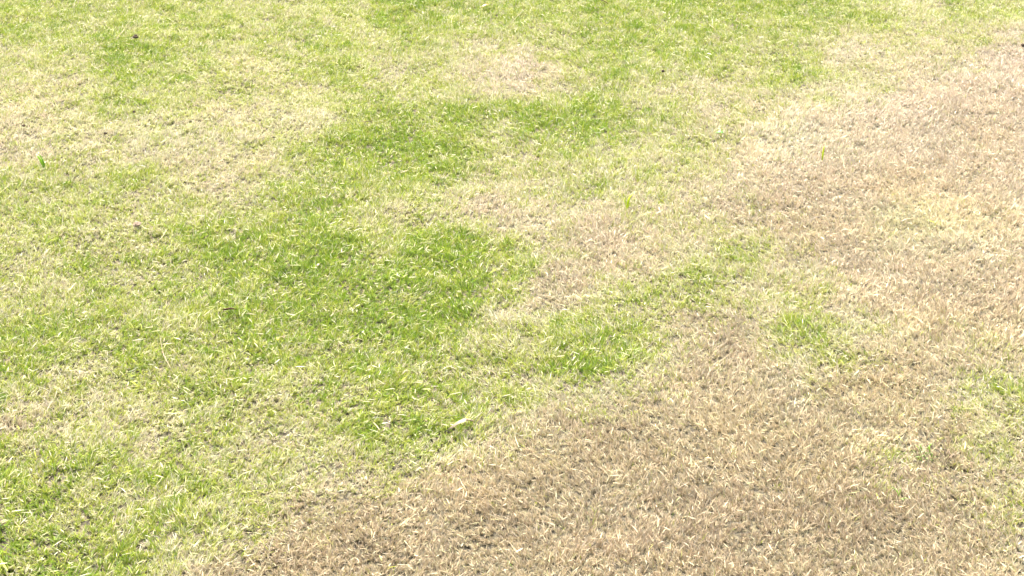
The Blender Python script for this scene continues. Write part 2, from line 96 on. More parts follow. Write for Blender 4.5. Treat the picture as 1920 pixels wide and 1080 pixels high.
BROWN = [
[3,3,3,3,3,3,3,3,3,3,3,3,3,3,3,3,3,3,3,3,3,3,3,3,3,3,3,3,3,3,3,3,3,3,3,3,3,3,3,3,3,3,3,3,3,3,3,3,3,3,3,3,3,3,3,3,3,3,3,3,3],
[3,3,3,3,3,3,3,3,3,3,3,3,3,3,3,3,3,3,3,3,3,3,3,3,3,3,3,3,3,3,3,3,3,3,3,3,3,3,3,3,3,3,3,3,3,3,3,3,3,3,3,3,3,3,3,3,3,3,3,3,3],
[3,3,3,3,3,3,3,3,3,3,3,3,3,3,3,3,3,3,3,3,3,3,3,3,3.1,3.1,3.1,3.1,3.1,3.1,3.1,3.2,3.3,3.4,3.4,3.4,3.4,3.3,3.2,3.1,3.1,3.1,3,3,3,3,3,3,3,3,3,3,3,3,3,3,3,3,3,3,3],
[3,3,3,3,3,3,3,3,3,3,3,3,3,3,3,3,3,3,3,3,3,3.1,3.1,3.2,3.3,3.6,3.8,3.9,3.8,3.7,3.7,4,4.4,4.8,5.2,5.2,4.9,4.4,3.9,3.6,3.5,3.5,3.3,3.1,3,3,3,3,3,3,3,3,3,3,3,3,3,3,3,3,3],
[3,3,3,3,3,3,3,3,3,3,3,3,3,3,3,3,3,3,3.1,3.1,3.1,3.1,3.2,3.5,4,4.8,5.5,5.8,5.5,5.1,5.2,5.9,6.9,7.7,8.2,8.2,7.6,6.5,5.3,4.5,4.3,4.4,3.9,3.4,3.1,3.1,3,3,3,3,3,3,3,3,3,3,3,3,3,3,3],
[3,3,3,3,3,3,3,3,3,3,3,3,3,3,3,3,3,3,3.1,3.1,3.1,3.2,3.3,3.7,4.3,5.3,6.2,6.5,6.1,5.7,5.9,6.7,7.7,8.6,9,9,9,8,6.8,6.1,5.5,4.6,3.9,3.4,3.1,3.1,3.1,3,3,3,3,3,3,3,3,3,3,3,3,3,3],
[3,3,3,3,3,3,3,3,3,3,3,3,3,3,3,3,3,3,3.1,3.1,3.1,3.1,3.2,3.5,3.9,4.5,4.9,5,4.8,4.5,4.5,4.8,5.4,6,6.8,8,8.8,8.4,7.6,7.8,7.6,5.8,4,3.3,3.1,3.1,3,3,3,3,3,3,3,3,3,3,3,3,3,3,3],
[3,3,3,3,3,3,3,3,3,3,3,3,3,3,3,3,3,3,3,3,3.1,3.1,3.1,3.2,3.3,3.5,3.6,3.6,3.6,3.5,3.5,3.6,3.7,4,4.4,5.1,5.8,5.9,5.6,6.1,7.7,5.5,3.8,3.2,3.1,3,3,3,3,3,3,3,3,3,3,3,3,3,3,3,3],
[3,3,3,3,3,3,3,3,3,3,3,3,3,3,3,3,3,3,3,3,3,3,3,3.1,3.1,3.1,3.1,3.1,3.1,3.1,3.2,3.4,4,4.1,3.7,3.5,3.6,3.6,3.6,3.6,4.1,3.7,3.2,3.1,3,3,3,3,3,3,3,3,3,3,3,3,3,3,3,3,3],
[3,3,3,3,3,3,3,3,3,3,3,3,3,3,3,3,3,3,3,3,3,3,3,3,3,3,3,3,3,3,3.2,4.2,6.1,6.7,4.9,3.5,3.1,3.1,3.1,3.1,3.1,3.1,3,3,3,3,3,3,3,3,3,3,3,3,3,3,3,3,3,3,3],
[3,3,3,3,3,3,3,3,3,3,3,3,3,3,3,3,3,3,3,3,3,3,3,3,3,3,3,3,3,3,3.1,3.7,5,5.4,4.4,3.5,3.2,3,3,3,3,3,3,3,3,3,3,3,3,3,3,3,3,3,3,3,3,3,3,3,3],
[3,3,3,3,3,3,3,3,3,3,3,3,3,3,3,3,3,3,3,3,3,3,3,3,3,3,3,3,3,3,3,3.1,3.3,3.3,3.3,3.7,3.8,3.2,3,3,3,3,3,3,3,3,3,3,3,3,3,3,3,3,3,3,3,3,3,3,3],
[3,3,3,3,3,3,3,3,3,3,3,3,3,3,3,3,3,3,3,3,3,3,3,3,3,3,3,3,3,3,3,3,3,3,3.3,4.4,5.1,3.7,3.1,3,3,3,3,3,3,3,3,3,3,3,3,3,3,3,3,3,3,3,3,3,3],
[3,3,3,3,3,3,3,3,3,3,3,3,3,3,3,3,3,3,3,3,3,3,3,3,3,3,3,3,3,3,3,3,3,3,3.3,4.8,6,4.3,3.2,3,3,3.1,3.2,3.3,3.2,3.1,3,3,3,3,3,3,3,3,3,3,3,3,3,3,3],
[3,3,3,3,3,3,3,3,3,3,3,3,3,3,3,3,3,3,3,3,3,3,3,3,3,3,3,3,3,3,3,3,3,3,3.2,4.3,5.5,4.3,3.2,3,3,3.2,3.5,3.9,4,3.6,3.2,3,3,3,3,3,3,3,3,3,3,3,3,3,3],
[3,3,3,3,3,3,3,3,3,3,3,3,3,3,3,3,3,3,3,3,3,3,3,3,3,3,3,3,3,3,3,3,3,3,3.1,3.6,4.3,3.8,3.2,3,3,3.2,3.7,4.5,4.9,4.3,3.6,3.1,3,3,3,3,3,3,3,3,3,3,3,3,3],
[3,3,3,3,3,3,3,3,3,3,3,3,3,3,3,3,3,3,3,3,3,3,3,3,3,3,3,3,3,3,3,3,3,3,3,3.2,3.4,3.3,3.1,3.1,3.1,3.2,3.5,4.3,4.8,4.5,3.8,3.2,3,3,3,3,3,3,3,3,3,3,3,3,3],
[3,3,3,3,3,3,3,3,3,3,3,3,3,3,3,3,3,3,3,3,3,3,3,3,3,3,3,3,3,3,3,3,3,3,3,3,3.1,3.1,3.1,3.2,3.4,3.2,3.1,3.4,3.8,3.8,3.5,3.2,3,3,3,3,3,3,3,3,3,3,3,3,3],
[3,3,3,3,3,3,3,3,3,3,3,3,3,3,3,3,3,3,3,3,3,3,3,3,3,3,3,3,3,3,3,3,3,3.2,3.2,3.1,3,3,3.1,3.4,3.8,3.4,2.6,2.4,2.6,2.8,2.9,3,3,3,3,3,3,3,3,3,3,3,3,3,3],
[3,3,3,3,3,3,3,3,3,3,3,3,3,3,3,3,3,3,3,3,3,3,3,3,3,3,3,3,3,2.9,2.9,2.8,3.1,4,4.3,3.4,3,3,3,3.3,3.6,3.2,1.9,0.9,1.5,2,2.4,2.7,2.9,3,3,3,3,3,3,3,3,3,3,3,3],
[3,3,3,3,3,3,3,3,3,3,3,3,3,3,3,3,3,3,3,3,3,3,3,3,3,3,3,3,2.9,2.7,2.4,2.4,2.9,4.4,5,3.8,3.1,3,3.2,3.4,3.4,2.9,1.4,0,0.2,1.6,2.1,2.5,2.8,2.9,3,3,3,3,3,3,3,3,3,3,3],
[3,3,3,3,3,3,3,3,3,3,3,3,3,3,3,3,3,3,3,3,3,3,3,3,3,3,3,3,2.9,2.6,2.1,2,2.5,3.5,3.9,3.4,3.1,3.2,3.8,4.5,4.1,3.1,1.9,0,0,1.6,2.2,2.5,2.8,2.9,3,3,3,3,3,3,3,3,3,3,3],
[3,3,3,3,3,3,3,3,3,3,3,3,3,3,3,3,3,3,3,3,3,3,3,3,3,3,3,3,2.9,2.7,2.5,2.4,2.6,3,3.1,3.1,3,3.2,4.3,5.9,5.5,3.8,2.7,1.6,1.3,2.2,2.5,2.7,2.9,2.9,3,3,3,3,3,3,3,3,3,3,3],
[3,3,3,3,3,3,3,3,3,3,3,3,3,3,3,3,3,3,3,3,3,3,3,3,3,3,3,3,3,2.9,2.8,2.8,2.9,3,3,3,3,3.1,3.9,5.3,5.4,4,3.1,2.7,2.6,2.7,2.8,2.9,3,3,3,3,3,3,3,3,3,3,3,3,3],
[3,3,3,3,3,3,3,3,3,3,3,3,3,2.9,2.9,2.9,2.8,2.8,2.8,2.8,2.9,2.9,2.9,3,3,3,3,3,3,3,3,3,3,3,3,3,3,3,3.2,3.7,3.9,3.4,3,2.9,3,3,3.1,3.1,3.1,3,3,3,3,3,3,3,3,3,3,3,3],
[3,3,3,3,3,3,3,3,3,3,2.9,2.9,2.8,2.7,2.5,2.4,2.3,2.2,2.2,2.3,2.4,2.6,2.7,2.8,2.9,3,3,3,3,3,3,3,3,3,3,3,2.9,2.9,2.8,2.7,2.7,2.6,2.6,2.8,3,3.2,3.3,3.3,3.2,3.1,3.1,3,3,3,3,3,3,3,3,3,3],
[3,3,3,3,3,3,3,3,3,2.9,2.8,2.6,2.4,2.1,1.8,1.5,1.3,1.2,1.3,1.5,1.8,2.1,2.4,2.6,2.8,2.9,3,3,3,3,3,3,3,3,3,3,2.9,2.7,2.5,2.2,2,1.9,2.1,2.5,2.9,3.2,3.4,3.5,3.4,3.2,3.1,3.1,3,3,3,3,3,3,3,3,3],
[3,3,3,3,3,3,3,3,2.9,2.8,2.7,2.5,2.2,1.8,1.4,1.1,0.9,0.8,1,1.2,1.5,1.8,2,2.4,2.7,2.9,2.9,3,3,3,3,3,3,3,3,2.9,2.8,2.6,2.3,1.9,1.6,1.5,1.8,2.2,2.7,3.2,3.5,3.7,3.6,3.4,3.2,3.1,3,3,3,3,3,3,3,3,3],
[3,3,3,3,3,3,3,3,2.9,2.9,2.8,2.6,2.4,2.1,1.9,1.7,1.5,1.5,1.6,1.8,1.7,1.1,0.8,1.7,2.6,2.9,3,3,3,3,3,3,3,3,3,3,2.9,2.7,2.4,2.1,1.7,1.6,1.8,2.2,2.7,3.2,3.6,3.8,3.7,3.6,3.3,3.2,3.1,3,3,3,3,3,3,3,3],
[3,3,3,3,3,3,3,3,3,2.9,2.9,2.8,2.7,2.6,2.5,2.4,2.4,2.4,2.4,2.3,1.6,0.1,0,1.1,2.5,2.9,3,3,3,3,3,3,3,3,3,3,2.9,2.8,2.6,2.4,2.2,2.1,2.2,2.4,2.8,3.2,3.5,3.7,3.7,3.7,3.5,3.2,3.1,3,3,3,3,3,3,3,3],
[3,3,3,3,3,3,3,3,3,3,3,2.9,2.9,2.9,2.9,2.9,2.8,2.8,2.8,2.6,1.9,0.7,0.6,1.7,2.6,2.9,3,3,3,3,3,3,3,3,3,3,3,2.9,2.8,2.7,2.6,2.5,2.5,2.6,2.8,3.1,3.3,3.5,3.6,3.7,3.7,3.3,3.1,3,3,3,3,3,3,3,3],
[3,3,3,3,3,3,3,3,3,3,3,3,3,3,3,3,3,3,2.9,2.8,2.4,1.9,1.9,2.4,2.8,3,3,3,3,3,3.1,3.1,3,3,3,3,3,3,2.9,2.9,2.7,2.6,2.5,2.5,2.6,2.8,3,3.2,3.4,3.7,3.9,3.5,3.1,3,3,3,3,3,3,3,3],
[3,3,3,3,3,3,3,3,3,3,3,3,3,3,3,3,3,3,3,2.9,2.7,2.5,2.6,2.8,2.9,3,3,3,3,3.1,3.3,3.3,3.1,3,3,3,3,3,3,2.9,2.7,2.6,2.3,2.2,2.2,2.3,2.6,2.9,3.1,3.5,4.1,3.9,3.3,3,3,3,3,3,3,3,3],
[3,3,3,3,3,3,3,3,3,3,3,3,3,3,3,3,3,3,3,3,2.9,2.9,2.9,2.9,3,3,3,3,3.1,3.3,3.7,3.7,3.3,3,3,3,3,3,3,2.9,2.7,2.4,2.1,1.8,1.7,1.8,2.2,2.5,2.9,3.3,4.1,4.3,3.5,3.1,3,3,3,3,3,3,3],
[3,3,3,3,3,3,3,3,3,3,3,3,3,3,3,3,3,3,3,3,3,3,3,3,3,3,3,3,3.1,3.5,4.1,4.1,3.4,3.1,3,3,3,3,3,2.9,2.7,2.4,2,1.7,1.5,1.6,1.9,2.3,2.7,3.1,3.9,4.5,3.8,3.1,3,3,3,3,3,3,3],
[3,3,3,3,3,3,3,3,3,3,3,3,3,3,3,3,3,3,3,3,3,3,3,3,3,3,3,3,3.1,3.5,4.2,4.1,3.5,3.1,3,3,3,3,3,2.9,2.8,2.5,2.2,1.9,1.7,1.7,1.9,2.2,2.6,2.9,3.5,4.3,4,3.3,3,3,3,3,3,3,3],
[3,3,3,3,3,3,3,3,3,3,3,3,3,3,3,3,3,3,3,3,3,3,3,3,3,3,3,3,3.1,3.4,3.9,3.8,3.4,3.1,3,3,3,3,3,2.9,2.8,2.7,2.5,2.2,2.1,2,2.2,2.4,2.6,2.8,3.2,3.9,4,3.4,3,3,3,3,3,3,3],
[3,3,3,3,3,3,3,3,3,3,3,3,3,3,3,3,3,3,3,3,3,3,3,3,3,3,3,3,3.1,3.2,3.5,3.5,3.2,3,3,3,3,3,3,3,2.9,2.8,2.7,2.6,2.5,2.4,2.5,2.6,2.7,2.9,3.1,3.5,3.8,3.4,3.1,3,3,3,3,3,3],
[3,3,3,3,3,3,3,3,3,3,3,3,3,3,3,3,3,3,3,3,3,3,3,3,3,3,3,3,3,3.1,3.2,3.2,3.1,3,3,3,3,3,3,3,3,2.9,2.9,2.8,2.7,2.7,2.7,2.8,2.9,2.9,3,3.2,3.5,3.3,3.1,3,3,3,3,3,3],
[3,3,3,3,3,3,3,3,3,3,3,3,3,3,3,3,3,3,3,3,3,3,3,3,3,3,3,3,3,3,3.1,3.1,3,3,3,3,3,3,3,3,3,3,2.9,2.9,2.9,2.9,2.9,2.9,2.9,3,3,3.1,3.2,3.2,3.1,3,3,3,3,3,3],
[3,3,3,3,3,3,3,3,3,3,3,3,3,3,3,3,3,3,3,3,3,3,3,3,3,3,3,3,3,3,3,3,3,3,3,3,3,3,3,3,3,3,3,3,3,3,3,3,3,3,3,3,3.1,3.1,3.1,3,3,3,3,3,3],
[3,3,3,3,3,3,3,3,3,3,3,3,3,3,3,3,3,3,3,3,3,3,3,3,3,3,3,3,3,3,3,3,3,3,3,3,3,3,3,3,3,3,3,3,3,3,3,3,3,3,3,3,3,3.1,3,3,3,3,3,3,3],
[3,3,3,3,3,3,3,3,3,3,3,3,3,3,3,3,3,3,3,3,3,3,3,3,3,3,3,3,3,3,3,3,3,3,3,3,3,3,3,3,3,3,3,3,3,3,3,3,3,3,3,3,3,3,3,3,3,3,3,3,3],
[3,3,3,3,3,3,3,3,3,3,3,3,3,3,3,3,3,3,3,3,3,3,3,3,3,3,3,3,3,3,3,3,3,3,3,3,3,3,3,3,3,3,3,3,3,3,3,3,3,3,3,3,3,3,3,3,3,3,3,3,3],
[3,3,3,3,3,3,3,3,3,3,3,3,3,3,3,3,3,3,3,3,3,3,3,3,3,3,3,3,3,3,3,3,3,3,3,3,3,3,3,3,3,3,3,3,3,3,3,3,3,3,3,3,3,3,3,3,3,3,3,3,3],
[3,3,3,3,3,3,3,3,3,3,3,3,3,3,3,3,3,3,3,3,3,3,3,3,3,3,3,3,3,3,3,3,3,3,3,3,3,3,3,3,3,3,3,3,3,3,3,3,3,3,3,3,3,3,3,3,3,3,3,3,3],
[3,3,3,3,3,3,3,3,3,3,3,3,3,3,3,3,3,3,3,3,3,3,3,3,3,3,3,3,3,3,3,3,3,3,3,3,3,3,3,3,3,3,3,3,3,3,3,3,3,3,3,3,3,3,3,3,3,3,3,3,3],
[3,3,3,3,3,3,3,3,3,3,3,3,3,3,3,3,3,3,3,3,3,3,3,3,3,3,3,3,3,3,3,3,3,3,3,3,3,3,3,3,3,3,3,3,3,3,3,3,3,3,3,3,3,3,3,3,3,3,3,3,3],
[3,3,3,3,3,3,3,3,3,3,3,3,3,3,3,3,3,3,3,3,3,3,3,3,3,3,3,3,3,3,3,3,3,3,3,3,3,3,3,3,3,3,3,3,3,3,3,3,3,3,3,3,3,3,3,3,3,3,3,3,3],
[3,3,3,3,3,3,3,3,3,3,3,3,3,3,3,3,3,3,3,3,3,3,3,3,3,3,3,3,3,3,3,3,3,3,3,3,3,3,3,3,3,3,3,3,3,3,3,3,3,3,3,3,3,3,3,3,3,3,3,3,3],
]

GM = np.array(GREEN, float)
BM = np.array(BROWN, float)

def lookup(A, x, y):
    fx = np.clip((x - MX0) / MC, 0, A.shape[1] - 1.001); fy = np.clip((y - MY0) / MC, 0, A.shape[0] - 1.001)
    i = fx.astype(int); j = fy.astype(int); u = fx - i; v = fy - j
    return (A[j, i] * (1 - u) + A[j, i + 1] * u) * (1 - v) + (A[j + 1, i] * (1 - u) + A[j + 1, i + 1] * u) * v

_tab = np.random.default_rng(5).random((256, 256))
def noise(x, y, s, o=0):
    x = x / s + 37.3 * o + 1000; y = y / s + 91.7 * o + 1000
    i = np.floor(x).astype(int); j = np.floor(y).astype(int); u = x - i; v = y - j
    u = u * u * (3 - 2 * u); v = v * v * (3 - 2 * v)
    a = _tab[j % 256, i % 256]; b = _tab[j % 256, (i + 1) % 256]; c = _tab[(j + 1) % 256, i % 256]; d = _tab[(j + 1) % 256, (i + 1) % 256]
    return (a * (1 - u) + b * u) * (1 - v) + (c * (1 - u) + d * u) * v
def fbm(x, y, s, o=0):
    return (noise(x, y, s, o) + .5 * noise(x, y, s / 2.1, o + 1) + .25 * noise(x, y, s / 4.3, o + 2)) / 1.75

def height(x, y):
    f = np.clip((60 - np.hypot(x, y)) / 40, 0, 1)
    return f * ((fbm(x, y, .9, 3) - .5) * .03 + (fbm(x, y, .13, 7) - .5) * .012)

def greenness(x, y):
    xw = x + (fbm(x, y, .14, 11) - .5) * .20 + (noise(x, y, .022, 12) - .5) * .05; yw = y + (fbm(x, y, .14, 15) - .5) * .20 + (noise(x, y, .022, 16) - .5) * .05
    g = lookup(GM, xw, yw)
    far = np.clip((np.maximum(np.abs(x) - .38 * y - .5, y - 4.7)) / .5, 0, 1)     # past the mapped lawn: its own patches
    g = g * (1 - far) + far * np.clip((fbm(x, y, 1.6, 21) - .3) * 16, 0, 8)
    return np.clip(g, 0, 9)

# ------------------------------------------------------------------ helpers
def tag(o, label=None, cat=None, group=None, kind=None):
    if label: o['label'] = label
    if cat: o['category'] = cat
    if group: o['group'] = group
    if kind: o['kind'] = kind
    return o

def mesh_obj(name, verts, faces, mat, parent=None, smooth=True):
    me = bpy.data.meshes.new(name); me.from_pydata(verts, [], faces); me.update()
    if smooth: me.polygons.foreach_set('use_smooth', [True] * len(me.polygons))
    me.materials.append(mat)
    o = bpy.data.objects.new(name, me); C.objects.link(o)
    if parent: o.parent = parent
    return o

def leaf_material(name, color=None, attr=None, trans=.4, gloss=.12, rough=.45, bump=None, var=.25):
    m = bpy.data.materials.new(name); m.use_nodes = True; t = m.node_tree; t.nodes.clear()
    N = t.nodes.new; L = t.links.new
    out = N('ShaderNodeOutputMaterial')
    if attr:
        a = N('ShaderNodeAttribute'); a.attribute_name = attr; col = a.outputs['Color']
    else:
        tc = N('ShaderNodeTexCoord'); no = N('ShaderNodeTexNoise'); no.inputs['Scale'].default_value = 160; no.inputs['Detail'].default_value = 4
        L(tc.outputs['Object'], no.inputs['Vector'])
        mx = N('ShaderNodeMix'); mx.data_type = 'RGBA'
        mx.inputs[6].default_value = (*[c * (1 - var) for c in color], 1); mx.inputs[7].default_value = (*[min(1, c * (1 + var)) for c in color], 1)
        L(no.outputs[0], mx.inputs[0]); col = mx.outputs[2]
    d = N('ShaderNodeBsdfDiffuse'); tr = N('ShaderNodeBsdfTranslucent'); g = N('ShaderNodeBsdfGlossy'); g.inputs['Roughness'].default_value = rough
    m1 = N('ShaderNodeMixShader'); m1.inputs[0].default_value = trans
    fr = N('ShaderNodeFresnel'); fr.inputs[0].default_value = 1.4
    mu = N('ShaderNodeMath'); mu.operation = 'MULTIPLY'; mu.inputs[1].default_value = gloss * 5
    m2 = N('ShaderNodeMixShader')
    L(col, d.inputs[0]); L(col, tr.inputs[0]); L(d.outputs[0], m1.inputs[1]); L(tr.outputs[0], m1.inputs[2])
    L(fr.outputs[0], mu.inputs[0]); L(mu.outputs[0], m2.inputs[0]); L(m1.outputs[0], m2.inputs[1]); L(g.outputs[0], m2.inputs[2])
    L(m2.outputs[0], out.inputs[0])
    return m

# ------------------------------------------------------------------ ground sheet
def ground():
    near = np.linspace(-3.2, 3.2, 129)
    outx = np.array([4, 5.5, 8, 12, 20, 40, 100, 400, 1500.])
    xs = np.concatenate([-outx[::-1], near, outx])
    ys = np.concatenate([-outx[::-1] - 1.0, np.linspace(0, 6.4, 129), outx + 5])
    X, Y = np.meshgrid(xs, ys); Z = height(X, Y)
    n, k = X.shape
    v = np.stack([X.ravel(), Y.ravel(), Z.ravel()], 1)
    idx = np.arange(n * k).reshape(n, k)
    q = np.stack([idx[:-1, :-1], idx[:-1, 1:], idx[1:, 1:], idx[1:, :-1]], -1).reshape(-1, 4)
    m = bpy.data.materials.new('lawn_soil'); m.use_nodes = True; t = m.node_tree; N = t.nodes.new; L = t.links.new
    b = t.nodes['Principled BSDF']; b.inputs['Roughness'].default_value = .9
    geo = N('ShaderNodeNewGeometry')
    def nz(scale, det=6):
        o = N('ShaderNodeTexNoise'); o.inputs['Scale'].default_value = scale; o.inputs['Detail'].default_value = det; L(geo.outputs['Position'], o.inputs['Vector']); return o
    n1 = nz(120); n2 = nz(.7, 4)
    r1 = N('ShaderNodeValToRGB'); e = r1.color_ramp.elements
    e[0].position = .38; e[0].color = (.030, .024, .013, 1); e[1].position = .66; e[1].color = (.12, .10, .05, 1)
    L(n1.outputs[0], r1.inputs[0])
    r2 = N('ShaderNodeValToRGB'); e = r2.color_ramp.elements
    e[0].position = .42; e[0].color = (.46, .38, .24, 1); e[1].position = .58; e[1].color = (.24, .27, .08, 1)
    L(n2.outputs[0], r2.inputs[0])
    # soil and thatch between the blades near by; the mixed colour of the turf itself where blades are too far to tell apart
    ln = N('ShaderNodeVectorMath'); ln.operation = 'LENGTH'; L(geo.outputs['Position'], ln.inputs[0])
    mr = N('ShaderNodeMapRange'); mr.inputs[1].default_value = 5.5; mr.inputs[2].default_value = 8; L(ln.outputs['Value'], mr.inputs[0])
    mx = N('ShaderNodeMix'); mx.data_type = 'RGBA'; L(mr.outputs[0], mx.inputs[0]); L(r1.outputs[0], mx.inputs[6]); L(r2.outputs[0], mx.inputs[7])
    L(mx.outputs[2], b.inputs['Base Color'])
    bp = N('ShaderNodeBump'); bp.inputs['Distance'].default_value = .01; L(n1.outputs[0], bp.inputs['Height']); L(bp.outputs[0], b.inputs['Normal'])
    o = mesh_obj('ground', v.tolist(), q.tolist(), m)
    tag(o, kind='structure')
ground()

# ------------------------------------------------------------------ grass
def in_view(x, y, mx=.0):            # lawn the photograph looks at, with a margin
    return (y > 1.62 - mx) & (y < 4.6 + mx) & (np.abs(x) < .395 * y + .14 + mx)

def make_tufts():
    step = .0093
    xs = np.arange(-3.0, 3.0, step); ys = np.arange(1.15, 5.9, step * .9)
    X, Y = np.meshgrid(xs, ys); X[::2] += step / 2
    x = X.ravel() + rng.normal(0, .0032, X.size); y = Y.ravel() + rng.normal(0, .0032, X.size)
    inside = in_view(x, y)
    margin = in_view(x, y, .75)
    keep = inside | (margin & (rng.random(x.size) < .27))
    # thin out with a clumpy noise so that gaps open between the clumps
    gap = fbm(x, y, .026, 31)
    keep &= rng.random(x.size) < np.clip(.72 + (gap - .30) * 2.5, .62, 1)
    x = x[keep]; y = y[keep]; inside = inside[keep]
    return x, y, inside

tx, ty, tin = make_tufts()
tg = greenness(tx, ty)
tb = lookup(BM, tx, ty)
clump = fbm(tx, ty, .05, 41)                     # taller and shorter clumps
tg_loc = np.clip(tg + (fbm(tx, ty, .045, 43) - .5) * 5.2 + (noise(tx, ty, .014, 47) - .5) * 3.0, 0, 9)
nbl = np.where(tg > 5, 18, 17) + rng.integers(-4, 6, tx.size)
T = np.repeat(np.arange(tx.size), nbl)
n = T.size
bx_ = tx[T] + rng.normal(0, .0019, n); by_ = ty[T] + rng.normal(0, .0019, n)
g = tg_loc[T]; br = tb[T]
gs = np.clip(tg[T] + (fbm(bx_, by_, .03, 83) - .5) * 2.5 + rng.normal(0, .5, n), 0, 9)       # dead and living blades mingle at the edges
az = rng.random(n) * 2 * math.pi
tilt = np.abs(rng.normal(.62, .32, n))
# prevailing lean: mower-flattened towards the right on the left half, up and to the left on the dead lower right
lean_a = np.where(bx_ < -.1 - .1 * (by_ - 2), R(10), R(125)) + (noise(bx_, by_, .25, 51) - .5) * 3.2 + (noise(bx_, by_, .06, 53) - .5) * 2.0
lean_s = .12 + .45 * noise(bx_, by_, .12, 55)
dx = np.sin(tilt) * np.cos(az) + lean_s * np.cos(lean_a)
dy = np.sin(tilt) * np.sin(az) + lean_s * np.sin(lean_a) * .9
dz = np.cos(tilt) * .95 + np.where(gs < 2.2, .38, .15)
flat = rng.random(n) < .025                       # loose clippings lying on top
dz = np.where(flat, rng.normal(.05, .12, n), dz)
l_ = np.sqrt(dx * dx + dy * dy + dz * dz); dx /= l_; dy /= l_; dz /= l_
hgt = .40 + 1.18 * clump[T] + rng.normal(0, .14, tx.size)[T]
L_ = rng.lognormal(math.log(.0116), .28, n) * hgt * np.where(gs > 5, 1.10, 1.0)
L_ = np.where(flat, L_ * 1.05, L_)
L_ = np.clip(L_, .005, .026)
coarse = rng.random(n) < .012
L_ = np.where(coarse, L_ * 1.6, L_)
W_ = np.where(coarse, 1.35, 1.0) * rng.lognormal(math.log(.00094), .28, n) * np.where(g > 5.5, 1.2, 1.0)
# outside the framed lawn fewer, larger blades
big = np.where(tin[T], 1.0, 1.9); W_ = W_ * big; L_ = L_ * np.where(tin[T], 1, 1.15)
z0 = height(bx_, by_) + np.where(flat, .006 + rng.random(n) * .010 * hgt, 0)
P0 = np.stack([bx_, by_, z0], 1)
D = np.stack([dx, dy, dz], 1)
droop = np.where(flat, .1, rng.uniform(.05, .5, n))
D2 = D.copy(); D2[:, 2] -= droop; D2[:, 0] += rng.normal(0, .12, n); D2[:, 1] += rng.normal(0, .12, n)
D2 /= np.linalg.norm(D2, axis=1)[:, None]
P1 = P0 + D * (L_ * .52)[:, None]; P2 = P1 + D2 * (L_ * .48)[:, None]
P2[:, 2] = np.maximum(P2[:, 2], z0 - .004)
# width direction: across the blade with a random roll
U = np.cross(D, np.array([0, 0, 1.])) + 1e-4; U /= np.linalg.norm(U, axis=1)[:, None]
V = np.cross(U, D); ra = rng.normal(0, .8, n)
Wd = U * np.cos(ra)[:, None] + V * np.sin(ra)[:, None]
hw = (W_ * .5)[:, None]
verts = np.stack([P0 - Wd * hw * .8, P0 + Wd * hw * .8, P1 - Wd * hw, P1 + Wd * hw, P2 - Wd * hw * .16, P2 + Wd * hw * .16], 1)

# colours of the blades themselves: a living blade, a bleached one, a dead one
def pick(palette, k):
    return np.array(palette)[rng.integers(0, len(palette), k)]
lime = [(.295, .348, .038), (.350, .395, .062), (.255, .318, .028), (.385, .40, .115), (.330, .345, .043)]
deep = [(.175, .260, .016), (.150, .23, .020), (.215, .30, .018), (.150, .25, .042)]
straw = [(.53, .50, .32), (.55, .52, .36), (.49, .47, .27), (.56, .54, .40), (.46, .44, .23)]
tan = [(.54, .44, .31), (.58, .48, .35), (.51, .41, .28), (.58, .50, .38), (.49, .41, .26)]
brown = [(.38, .29, .20), (.33, .24, .165), (.42, .33, .23), (.43, .36, .29), (.35, .29, .20)]
p_green = np.interp(g, [0, 1.5, 3, 5, 7, 9], [.01, .07, .30, .64, .90, .96])
p_green *= np.where(gs < 1.2, .35, 1)
is_g = (rng.random(n) < p_green) & ~(flat & (rng.random(n) < .6))
p_deep = np.interp(np.clip(g + (fbm(bx_, by_, .028, 67) - .5) * 6, 0, 9), [0, 4.5, 6.5, 9], [.05, .16, .50, .92])
is_d = rng.random(n) < p_deep
p_br = np.clip((br - 3) * .10 + np.interp(gs, [0, 3, 5], [.24, .10, .05]) + (noise(bx_, by_, .04, 61) - .5) * .4, .02, .85)
is_b = rng.random(n) < p_br
p_tan = np.interp(gs, [0, 2, 4.5], [.88, .60, .14]) * np.interp(br, [0, 2.8], [.3, 1])
is_t = rng.random(n) < p_tan
col = pick(straw, n)
col = np.where(is_t[:, None], pick(tan, n), col)
col = np.where(is_b[:, None], pick(brown, n), col)
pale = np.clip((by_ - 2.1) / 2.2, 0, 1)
col = np.where(is_g[:, None], np.where(is_d[:, None], pick(deep, n), pick(lime, n)), col)
col = col * rng.lognormal(0, .09, n)[:, None]
# the upper dead patch is pinker and paler, far brightness put into its colour, the lower right corner more golden
gold = np.clip((fbm(bx_, by_, .22, 91) - .42) * 3, 0, 1) * np.clip((bx_ + .1) * 1.5, .3, 1)      # golden and greyer drifts in the dead turf
mott = 1 + (fbm(bx_, by_, .07, 95) - .5) * .30
dead = (gs < 2.2)[:, None]
col = np.where(dead & ~is_g[:, None], col * mott[:, None] * (1 + gold[:, None] * np.array([[.015, 0, -.06]])), col)
col = np.where(dead & ~is_g[:, None], col * (1 + (pale[:, None] - .35) * np.array([[.20, .22, .40]])), col)  # lightens dead blades with distance: far exposure and haze put into blade colour
tipc = np.where(is_g & (rng.random(n) < np.interp(g, [4, 7], [.42, .14])), 1.0, 0.0)[:, None]       # mown tips dried out to straw
base_c = col * .55 + np.array([[.36, .33, .14]]) * .45                  # straw-olive foot; on dry blades darker, the shade of the gaps put into colour
tip_c = col * (1 - .55 * tipc) + np.array([[.58, .52, .24]]) * .55 * tipc
cols = np.ones((n, 6, 4), np.float32)
